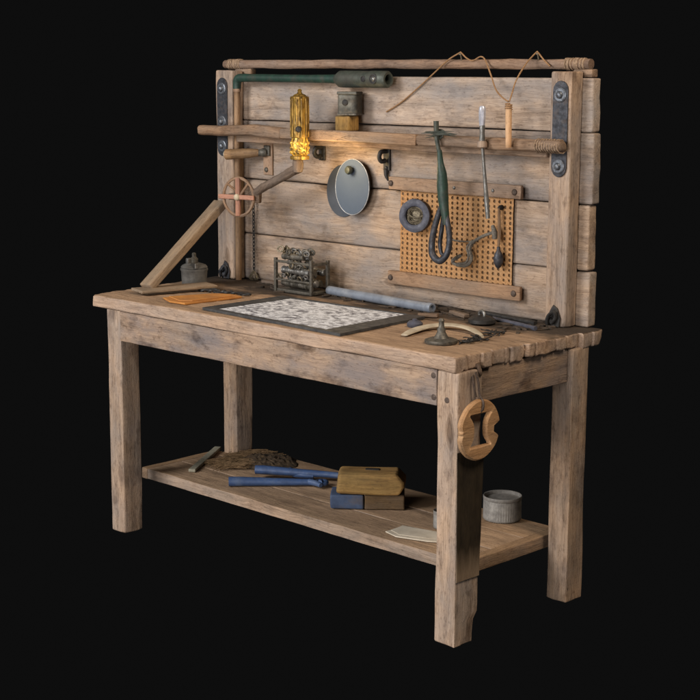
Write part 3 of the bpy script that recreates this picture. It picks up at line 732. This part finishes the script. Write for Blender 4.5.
# chain with whisk
ch = thing('whisk', 'wire whisk hanging upside down on a dark chain beside the left post', 'whisk', (.14, .69, .9))
links = []
zc = 1.225
for i in range(20):
    z = 1.225 - i * .0148; v = (1, 0) if i % 2 else (0, 1)
    links.append(tube([(.139 + v[0] * .0048 * math.cos(q), .688 + v[1] * .0048 * math.cos(q), z + .0105 * math.sin(q)) for q in [2 * PI * k / 12 for k in range(12)]], .0021, 6, closed=True))
obj('chain', links, M['black'], ch)
wires = []
for i in range(7):
    q = PI * i / 7; c_, s_ = math.cos(q) * .024, math.sin(q) * .010
    wires.append(tube([(.138, .688, .945), (.138 + c_ * .8, .688 + s_ * .8, .922), (.138 + c_, .688 + s_, .909), (.138 + c_ * .4, .688 + s_ * .4, .9025), (.138 - c_ * .4, .688 - s_ * .4, .9025), (.138 - c_, .688 - s_, .909), (.138 - c_ * .8, .688 - s_ * .8, .922), (.138, .688, .945)], .0016, 5, sub=4))
obj('whisk_wires', wires, M['wire'], ch)

# ------------------------------------------------------------------ on the tabletop
Z = H + .0012
pt = thing('lidded_pot', 'small grey lidded metal pot behind the lamp base', 'pot', (.075, .43, Z))
mp = Matrix.Translation((.078, .43, Z))
body = obj('pot_body', [lathe([(.044, 0), (.048, .003), (.0495, .03), (.051, .056), (.0535, .060), (.0535, .066), (.050, .068)], 30, mp, amp=.0012)], M['potclay'], pt)
ld = obj('lid', [lathe([(.0515, .069), (.052, .073), (.046, .080), (.032, .086), (.020, .089)], 30, mp, amp=.0016)], M['potclay'], pt)
obj('lid_knob', [lathe([(.015, .088), (.016, .104), (.012, .108), (.008, .112), (.0085, .124), (.005, .128)], 16, mp, amp=.001)], M['gunmetal'], ld)
obj('lid_clip', [rbox((.10, .395, Z + .070), (.128, .415, Z + .092), r=.004, amp=.001, seg=.008)], M['steel'], ld)
obj('lid_clip', [rbox((.062, .40, Z + .085), (.078, .42, Z + .108), r=.003, amp=.001, seg=.008)], M['steel'], ld)

tag(obj('leather_sheet', [slab([(.284, .110), (.372, .070), (.452, .075), (.466, .335), (.41, .345), (.345, .325)], Z, Z + .007, None, .002), slab([(.30, .125), (.40, .09), (.44, .12), (.45, .30), (.36, .30)], Z + .0072, Z + .011, None, .0015)], M['orangepad'], loc=(.37, .2, Z)), 'orange leather sheet lying between lamp base and framed panel', 'leather')
kr = []
pp = [(.215 + .21 * i / 20, .335 + .05 * i / 20 + .006 * math.sin(i * 1.9), Z + .006 + .002 * math.sin(i * 2.4)) for i in range(21)]
kr.append(tube(pp, lambda s: .0045 + .0025 * abs(math.sin(s * 19)), 8, sub=3, amp=.001))
kr.append(tube([(.438 + .016 * math.cos(q), .382 + .016 * math.sin(q), Z + .006) for q in [2 * PI * k / 20 for k in range(20)]], .0035, 6, closed=True))
kr.append(tube([(.245, .35, Z + .005), (.26, .375, Z + .007), (.285, .385, Z + .005)], [.003, .006, .002], 8, sub=3))
kr.append(tube([(.30, .345, Z + .006), (.33, .32, Z + .008), (.36, .33, Z + .005)], [.003, .005, .002], 8, sub=3))
tag(obj('chain_key', kr, M['black'], loc=(.33, .36, Z)), 'dark twisted iron rod with ring end lying behind the orange sheet', 'iron rod')

fp = thing('framed_panel', 'flat grey-white speckled panel in a black frame lying on the bench', 'panel', (.93, .26, Z))
c0 = [Vector((.580, .050)), Vector((1.300, .012)), Vector((1.258, .462)), Vector((.568, .444))]
c1 = [Vector((.636, .067)), Vector((1.212, .036)), Vector((1.182, .455)), Vector((.631, .424))]
Vf = []; Tf = []
for z in (Z, Z + .009):
    for cc in (c0, c1):
        for p in cc: Vf.append(Vector((p.x, p.y, z + (0.0)))); Tf.append(Vector((p.x, p.y, z)))
Ff = []
for k in range(4):
    l = (k + 1) % 4
    Ff += [(8 + k, 8 + l, 12 + l, 12 + k), (k, l, 8 + l, 8 + k)[::1], (12 + k, 12 + l, 4 + l, 4 + k)]
obj('black_frame', [(Vf, Ff, Tf)], M['frameblack'], fp, smooth=False)
obj('speckled_sheet', [slab([tuple(p) for p in c1], Z + .001, Z + .0065, None, .0005)], M['sheet'], fp)

# small rack of metal parts
dv = thing('parts_rack', 'small dark metal rack packed with coiled and ribbed machine parts', 'rack', (.50, .60, Z))
x0, x1, y0, y1 = .415, .608, .553, .640
obj('rack_frame', [rbox((x - .006, y - .006, Z), (x + .006, y + .006, zt), r=.002, amp=.0008, seg=.02, axis=2) for x, y, zt in ((x0, y0, 1.030), (x1, y0, 1.035), (x1, y1, 1.028), (x0, y1, 1.03))]
    + [rbox((x0, y0 - .004, 1.012), (x1, y0 + .004, 1.022), r=.002, amp=.0008, seg=.03), rbox((x1 - .004, y0, 1.012), (x1 + .004, y1, 1.022), r=.002, amp=.0008, seg=.03),
       rbox((x0, y0, Z), (x1, y1, Z + .012), r=.003, amp=.001, seg=.03), rbox((x0, y0 - .004, .945), (x1, y0 + .004, .953), r=.002, amp=.0008, seg=.03)], M['gunmetal'], dv)
rq = random.Random(12)
for zc, rr, n_c in ((.937, .022, 3), (.985, .022, 3), (1.036, .021, 2)):
    for k in range(n_c):
        yy = y0 + .016 + k * .03
        xa = x0 + .014 + rq.uniform(0, .015); L_ = (.165 if zc < 1.03 else .135) - rq.uniform(0, .02)
        pr = []
        nn = 15
        for q in range(nn * 2 + 1):
            pr.append((rr * .62 * (1.0 if q % 2 else .74) + rq.uniform(-.002, .002), L_ * q / (nn * 2)))
        obj('ribbed_part', [lathe(pr, 14, aim((xa, yy, zc + rq.uniform(-.003, .003)), (1, rq.uniform(-.08, .08), rq.uniform(-.05, .05))), amp=.003)], M['gunmetal'] if (k + int(zc * 100)) % 2 else M['steel'], dv)
for i in range(64):
    x = rq.uniform(x0 + .02, x1 - .02); z = rq.choice((.965, 1.012, 1.058)) + rq.uniform(-.012, .008); y = rq.uniform(y0 - .005, y0 + .05)
    r_ = rq.uniform(.007, .015)
    a = rq.uniform(0, 6)
    obj('bracket_piece', [tube([(x + r_ * math.cos(q) , y + r_ * .4 * math.sin(q + a), z + r_ * .8 * math.sin(q)) for q in [2 * PI * k / 12 for k in range(12)]], .0034, 6, closed=True, amp=.001)], rq.choice((M['gunmetal'], M['steel'], M['wire'])), dv)

tag(obj('metal_tube', [tube([(.627, .628, Z + .017), (.80, .611, Z + .017), (1.0, .592, Z + .017), (1.18, .575, Z + .017)], [.0165, .017, .017, .0165], 18, sub=8, amp=.0006),
    lathe([(.0165, 0), (.0178, .002), (.0178, .022), (.0165, .024), (.011, .0245), (.010, .015)], 18, aim((1.168, .5762, Z + .0178), (.996, -.095, 0)))], M['bar'], loc=(.9, .6, Z)), 'long blue-grey metal tube lying against the foot of the backboard', 'tube')
st = thing('spindle_stand', 'grey round-based spindle stand near the right front corner', 'stand', (1.60, .155, Z))
ms = Matrix.Translation((1.60, .155, Z))
obj('base', [lathe([(.050, 0), (.052, .004), (.051, .010), (.040, .014), (.024, .016)], 32, ms, amp=.0008)], M['gunmetal'], st)
obj('spindle', [lathe([(.026, .015), (.020, .022), (.016, .030), (.013, .036), (.0135, .044), (.009, .050), (.008, .066), (.010, .070), (.005, .076)], 18, ms, amp=.0014)], M['gunmetal'], st)
tag(obj('horn_strip', [tube([(1.449, .150, Z + .006), (1.425, .215, Z + .008), (1.412, .275, Z + .010), (1.413, .325, Z + .011), (1.432, .362, Z + .012), (1.47, .380, Z + .012), (1.53, .372, Z + .010), (1.60, .335, Z + .007), (1.65, .295, Z + .005)], [.012, .019, .022, .023, .023, .021, .017, .012, .004], 14, sub=6, flat=.22, amp=.001)], M['cream'], loc=(1.45, .28, Z)), 'curved cream strip lying around the back of the spindle stand', 'strip')
tag(obj('black_knob', [lathe([(.022, 0), (.026, .004), (.0265, .013), (.020, .020), (.010, .023)], 24, Matrix.Translation((1.345, .315, Z))), lathe([(.008, .02), (.009, .026), (.005, .028)], 12, Matrix.Translation((1.345, .315, Z)))], M['rubber'], loc=(1.345, .315, Z)), 'squat black knob at the right corner of the framed panel', 'knob')
# tangle of dark wire swarf
sw = []
rs = random.Random(21)
for i in range(34):
    u = rs.uniform(0, 1); c_ = Vector((1.655 - .05 * u + rs.uniform(-.03, .03), .20 + .22 * u + rs.uniform(-.03, .03), Z + rs.uniform(.002, .007)))
    L_ = rs.uniform(.02, .05); a = rs.uniform(0, 2 * PI)
    p = [c_ + Vector((math.cos(a) * L_ * s_, math.sin(a) * L_ * s_, 0)) + Vector((rs.uniform(-.01, .01), rs.uniform(-.01, .01), rs.uniform(-.001, .004))) for s_ in (-.6, -.2, .2, .6)]
    sw.append(tube(p, rs.uniform(.0014, .0034), 5, sub=4))
tag(obj('wire_swarf', sw, M['black'], loc=(1.63, .3, Z)), 'flat tangle of black wire swarf right of the spindle stand', 'wire tangle')
pk = thing('iron_weight', 'dark round iron weight with ring handle near the right of the backboard', 'weight', (1.445, .545, Z))
mq = Matrix.Translation((1.455, .525, Z))
obj('weight_body', [lathe([(.040, 0), (.046, .005), (.045, .016), (.034, .024), (.018, .028)], 26, mq, amp=.002)], M['black'], pk)
obj('ring_handle', [tube([(1.455 + .016 * math.cos(q), .525 - .006 * math.cos(q), Z + .030 + .014 * math.sin(q)) for q in [2 * PI * k / 16 for k in range(16)]], .005, 8, closed=True)], M['steel'], pk)
for k, (a, b, rr, nm, lb, mt) in enumerate((((1.33, .665), (1.612, .612), .009, 'iron_rod', 'long dark iron rod lying at the back, nearest the right post', 'black'), ((1.44, .600), (1.665, .545), .007, 'flat_bar', 'thin purplish-grey flat bar lying in front of the dark iron rod', 'rubber'))):
    tag(obj(nm, [tube([(a[0], a[1], Z + rr), ((a[0] + b[0]) / 2, (a[1] + b[1]) / 2 + .004, Z + rr), (b[0], b[1], Z + rr)], rr, 10, sub=6, amp=.0015)], M[mt], loc=(a[0], a[1], Z)), lb, 'rod' if k == 0 else 'bar')
for k, (x, y, L_, a, lb) in enumerate(((1.30, .59, .10, -.3, 'short dark offcut lying between the blue-grey tube and iron weight'), (.30, .665, .16, .06, 'dark wood offcut lying along the backboard, left of the parts rack'), (1.24, .50, .07, .5, 'small dark chip lying in front of the blue-grey tube end'))):
    mo = Matrix.Translation((x, y, Z)) @ Matrix.Rotation(a, 4, 'Z')
    tag(obj('offcut', [rbox((-L_ / 2, -.012, 0), (L_ / 2, .012, .014), r=.003, amp=.0025, seg=.01, mat=mo)], M['darkwood'], loc=(x, y, Z)), lb, 'offcut')

dbs = []
rd_ = random.Random(44)
for i in range(340):
    u = rd_.random() ** .6
    x = .15 + 1.52 * u; y = .70 - abs(rd_.gauss(0, .06)) - .13 * max(0, u - .65) * rd_.random() * 2
    L_ = rd_.uniform(.008, .035); a = rd_.gauss(0, .7)
    if y > .695: continue
    mo = Matrix.Translation((x, y, Z - .0008)) @ Matrix.Rotation(a, 4, 'Z')
    w_ = rd_.uniform(.003, .010); poly_ = [(-L_, -w_ * rd_.uniform(.2, 1)), (L_ * .7, -w_), (L_, w_ * rd_.uniform(0, 1)), (-L_ * .5, w_)]
    dbs.append(slab(poly_, 0, rd_.uniform(.003, .007), mo, .0008))
db = obj('wood_scraps', dbs, M['debris'], loc=(1.0, .65, Z)); tag(db, 'dark scraps and chips littering the back of the tabletop along the backboard', 'scraps'); db['kind'] = 'stuff'

# ------------------------------------------------------------------ hanging at the right end
hk = thing('ring_clamp', 'orange wooden C-shaped ring with hourglass opening hanging at the front right corner', 'clamp', (1.806, .078, .58))
V = []; F = []; TC = []; n_ = 160; off = rnd_off()
def inner_r(t):
    # hourglass opening: wide at top and bottom, waisted in the middle
    u, v = math.cos(t), math.sin(t)
    best = .02
    for i in range(1, 160):
        r_ = i * .0005
        x, y = u * r_, v * r_
        hw = .027 + .021 * min(1, (abs(y) / .044) ** 2.2)
        if abs(x) < hw and abs(y) < .050: best = r_
    return best
for i in range(n_):
    t = 2 * PI * i / n_
    ro = .093 + .0015 * nz((math.cos(t) * 3, math.sin(t) * 3, 2))
    dn = math.degrees(t); dn = dn - 360 if dn > 180 else dn
    q = abs(dn + 4)
    if q < 15: ro -= .026 * (1 if q < 9 else (15 - q) / 6)
    q2 = abs(abs(dn) - 176)
    if q2 < 10: ro -= .008 * (1 - q2 / 10)
    ri = inner_r(t)
    for r_, xo in ((ri, -.006), (ri + .004, -.010), (ro - .005, -.010), (ro, -.005), (ro, .005), (ro - .005, .010), (ri + .004, .010), (ri, .006)):
        p = Vector((1.819 + xo, .078 + r_ * math.cos(t), .675 + r_ * math.sin(t)))
        V.append(p); TC.append(Vector((p.y, p.z, xo)) + off)
for i in range(n_):
    j = (i + 1) % n_
    for k in range(8):
        l = (k + 1) % 8
        F.append((i * 8 + k, i * 8 + l, j * 8 + l, j * 8 + k))
obj('wooden_ring', [(V, F, TC)], M['orangewood'], hk)
obj('hanging_loop', [tube([(1.807, .075, .848), (1.812, .082, .82), (1.817, .084, .78), (1.832, .082, .762), (1.834, .08, .742), (1.826, .078, .731)], .0036, 8, sub=6), tube([(1.803, .066, .838), (1.812, .064, .80), (1.812, .074, .775)], .003, 8, sub=5)], M['rusty'], hk)
bl = []
V, F, TC = rbox((1.8010, .003, .208), (1.8040, .126, .612), r=.002, amp=.0, seg=.016, axis=2, warp=lambda p: Vector((p.x + .0015 * nz((p.y * 20, p.z * 9, 1)), p.y - .018 * (0.60 - p.z) / .4 * (p.y / .126) + .005 * (0.60 - p.z) / .4, p.z + .002 * nz((p.y * 30, 2, 2)))))
tag(obj('leg_overlay', [(V, F, TC)], M['leather'], loc=(1.806, .06, .61)), 'wide thin dark brown overlay on the front right leg, wood brown below', 'overlay')  # thin dark layer on the leg's side face, blended into its wood below

# ------------------------------------------------------------------ on the lower shelf
S = .2078
ma = Matrix.Translation((.14, .421, S)) @ Matrix.Rotation(math.atan2(.306, -.205), 4, 'Z')
tag(obj('file', [rbox((-.185, -.014, 0), (.185, .014, .012), r=.003, amp=.0008, seg=.02, mat=ma)], M['file'], loc=(.14, .42, S)), 'grey-green flat file lying at the left end of the shelf', 'file')
# bristle brush heap
br = thing('bristle_heap', 'dark brown crumpled cloth heap with frayed bristles on the shelf behind blue handles', 'cloth', (.30, .58, S))
V = []; F = []; TC = []; nu, nv = 44, 44
for i in range(nu):
    for j in range(nv):
        u = i / (nu - 1) * 2 - 1; v = j / (nv - 1) * 2 - 1
        a = math.atan2(v, u); rim = .92 + .16 * nz((math.cos(a) * 2, math.sin(a) * 2, 3))
        s_ = max(abs(u), abs(v)); l_ = math.hypot(u, v)
        if l_ > 0: uu, vv = u / l_ * s_ * rim, v / l_ * s_ * rim
        else: uu = vv = 0
        rr2 = s_
        h = (1 - rr2 ** 2.2) * .022 * (1 + .7 * nz((uu * 2.2, vv * 2.2, 1))) + .014 * (1 - rr2 ** 4) * (abs(nz((uu * 5, vv * 5, 8))) + .5 * nz((uu * 11, vv * 11, 4)))
        p = Vector((.335 + uu * .135, .575 + vv * .125, S + max(0.001, h)))
        V.append(p); TC.append(p * 1.0)
for i in range(nu - 1):
    for j in range(nv - 1): F.append((i * nv + j, (i + 1) * nv + j, (i + 1) * nv + j + 1, i * nv + j + 1))
obj('crumpled_cloth', [(V, F, TC)], M['burlap'], br)
bs = []
rb = random.Random(5)
for i in range(330):
    x = .335 - .13 * rb.random() - .0; y = .575 + rb.uniform(-.17, .08)
    L_ = rb.uniform(.04, .105); a = math.radians(rb.uniform(180, 285))
    z0_ = S + rb.uniform(.004, .020)
    bs.append(tube([(x + .03, y + .02, z0_), (x + math.cos(a) * L_ * .5, y + math.sin(a) * L_ * .5, z0_ * .5 + S * .5 + .006), (x + math.cos(a) * L_, y + math.sin(a) * L_, S + .002)], [.0017, .0015, .0007], 4, sub=2))
obj('bristles', bs, M['hair'], br)
bt1 = thing('blue_wrench', 'blue bar with ringed end, nearer of the two blue handles on the shelf', 'wrench', (.49, .24, S))
obj('handle', [tube([(.492, .238, S + .0175), (.52, .270, S + .0175), (.60, .352, S + .0155), (.68, .432, S + .0145), (.712, .463, S + .0145)], [.0175, .018, .015, .0125, .0125], 14, sub=6, amp=.0008)], M['blue'], bt1)
obj('ring_end', [tube([(.735 + .020 * math.cos(q), .482 + .020 * math.sin(q), S + .014) for q in [2 * PI * k / 20 for k in range(20)]], .0085, 10, closed=True, amp=.001), tube([(.70, .452, S + .016), (.735, .455, S + .016), (.763, .452, S + .014)], [.012, .011, .008], 10, sub=4), tube([(.74, .478, S + .022), (.75, .46, S + .022)], .009, 8)], M['blue'], bt1)
bt2 = thing('blue_bar', 'straight blue bar, farther of the two blue handles, reaching the ochre block', 'bar', (.48, .39, S))
obj('handle', [tube([(.478, .384, S + .033), (.505, .405, S + .033), (.60, .475, S + .029), (.70, .553, S + .024), (.742, .585, S + .022)], [.0165, .0175, .0150, .0125, .012], 14, sub=6, amp=.0008)], M['blue'], bt2)
obj('cross_piece', [tube([(.545, .50, S + .022), (.60, .478, S + .022), (.66, .515, S + .018)], [.012, .014, .010], 10, sub=5, amp=.001)], M['blue'], bt2)
# stacked blocks
bx = Matrix.Translation((.973, .292, S)) @ Matrix.Rotation(math.radians(42), 4, 'Z')
tag(obj('blue_block', [rbox((.0, .0, 0), (.118, .115, .052), r=.006, amp=.0012, seg=.014, mat=bx)], M['bluewood'], loc=(1.0, .33, S)), 'worn blue block on the shelf underneath the ochre block', 'block')
tag(obj('brown_block', [rbox((.122, .004, 0), (.262, .12, .053), r=.006, amp=.0014, seg=.014, mat=bx)], M['brownblock'], loc=(1.1, .42, S)), 'plain brown wooden block on the shelf beside the blue block', 'block')
ob_ = thing('ochre_block', 'chunky ochre wooden block with dark slot, lying across the blue and brown blocks', 'block', (1.05, .39, S + .054))
def chamf(p):
    return p
by = bx @ Matrix.Translation((.020, -.004, .0545)) @ Matrix.Rotation(math.radians(-2), 4, 'Z')
def hexblock(p):
    x, y, z = p
    f = z / .076
    if x > .17: x -= (.03 * max(0, f - .55) / .45 + .022 * max(0, .45 - f)/.45) * (x - .17) / .075
    if y > .06: y -= .012 * f
    if x < .03: x += .006 * f
    return Vector((x, y, z))
V, F, TC = rbox((0, 0, 0), (.245, .135, .076), r=.014, amp=.0022, seg=.014, warp=hexblock)
V = [by @ v for v in V]
bo = obj('block_body', [(V, F, TC)], M['boxwood'], ob_)
obj('slot', [rbox((.10, .060, .0755), (.15, .080, .0785), r=.001, amp=.0004, seg=.012, mat=by)], M['black'], bo)
# paper scrap
poly = [(1.298, .232), (1.300, .275), (1.292, .322), (1.36, .338), (1.47, .362), (1.54, .30), (1.47, .252), (1.36, .216)]
tag(obj('paper_scrap', [slab(poly, S, S + .004, None, .001), slab([(1.305, .25), (1.30, .31), (1.40, .335), (1.50, .33), (1.46, .27), (1.36, .232)], S + .0045, S + .0065, None, .001)], M['paper'], loc=(1.4, .28, S)), 'creamy torn paper scrap on the shelf behind the front right leg', 'paper')
def tin(x, y, r, h, name, label, openTop):
    o = thing(name, label, 'tin', (x, y, S))
    mt_ = Matrix.Translation((x, y, S))
    obj('tin_body', [lathe([(r * .97, 0), (r, .004), (r * .99, .008), (r * .985, h - .014), (r * .97, h - .012)], 96, mt_, rib=.012, ribn=96)], M['tin'], o)
    obj('lid', [lathe([(r * .985, h - .013), (r * 1.01, h - .011), (r * 1.015, h - .002), (r * 1.0, h), (r * .955, h - .001), (r * .94, h - .012), (r * .3, h - .013)], 64, mt_)], M['tin'], o)
    return o
tin(1.468, .640, .066, .083, 'round_tin', 'wide ribbed round grey tin on the right end of the shelf', True)
tin(1.392, .412, .030, .060, 'small_tin', 'small grey tin partly hidden behind the front right leg', True)

# ------------------------------------------------------------------ surface, world, lights, camera
k = NT('self_lit_ground'); k.b.inputs['Emission Color'].default_value = (.0043, .0043, .0043, 1); k.b.inputs['Emission Strength'].default_value = 1; k.b.inputs['Base Color'].default_value = (0, 0, 0, 1); k.b.inputs['Roughness'].default_value = 1; k.b.inputs['Specular IOR Level'].default_value = 0  # ground glows faintly in the backdrop tone instead of taking light
g = obj('ground', [([Vector(v) for v in ((-60, -60, -.002), (60, -60, -.002), (60, 60, -.002), (-60, 60, -.002))], [(0, 1, 2, 3)], [Vector()] * 4)], k.m)
g['kind'] = 'structure'

w = bpy.data.worlds.new('World'); sc.world = w; w.use_nodes = True
w.node_tree.nodes['Background'].inputs[0].default_value = (.0043, .0043, .0043, 1)
w.node_tree.nodes['Background'].inputs[1].default_value = 1.0

def area(name, loc, target, size, power, color):
    L = bpy.data.lights.new(name, 'AREA'); L.shape = 'DISK'; L.size = size; L.energy = power; L.color = color
    o = bpy.data.objects.new(name, L); COL.objects.link(o); o.location = loc
    o.rotation_euler = (Vector(target) - Vector(loc)).to_track_quat('-Z', 'Y').to_euler()
    return o
area('key_light', (-.6, -4.6, 3.4), (.9, .3, .8), 2.4, 310, (1, .985, .97))
area('side_light', (4.2, .2, 4.4), (1.4, .4, .7), 1.6, 135, (1, .84, .66))
area('fill_light', (2.6, -4.6, .9), (.9, .3, .5), 2.8, 190, (1, .955, .91))
pl = bpy.data.lights.new('lamp_flame', 'POINT'); pl.energy = 1.9; pl.color = (1, .70, .32); pl.shadow_soft_size = .055
po = bpy.data.objects.new('lamp_flame', pl); COL.objects.link(po); po.location = (lx + .15, ly + .0, 1.405)

yaw, pitch, roll, f = .7774, -.1813, .0039, 1523.31
try:
    import json
except Exception: pass
F_ = Vector((-math.sin(yaw) * math.cos(pitch), math.cos(yaw) * math.cos(pitch), math.sin(pitch)))
r_ = Vector((math.cos(yaw), math.sin(yaw), 0)); u_ = r_.cross(F_)
R_ = math.cos(roll) * r_ + math.sin(roll) * u_; U_ = -math.sin(roll) * r_ + math.cos(roll) * u_
cam = bpy.data.cameras.new('camera'); co = bpy.data.objects.new('camera', cam); COL.objects.link(co)
co.matrix_world = Matrix(((R_.x, U_.x, -F_.x, 4.6557), (R_.y, U_.y, -F_.y, -3.3525), (R_.z, U_.z, -F_.z, 1.7284), (0, 0, 0, 1)))
cam.sensor_width = 36; cam.lens = f / 700 * 36; cam.clip_end = 300; cam.clip_start = .05
sc.camera = co
sc.view_settings.view_transform = 'Standard'; sc.view_settings.look = 'None'; sc.view_settings.exposure = 0
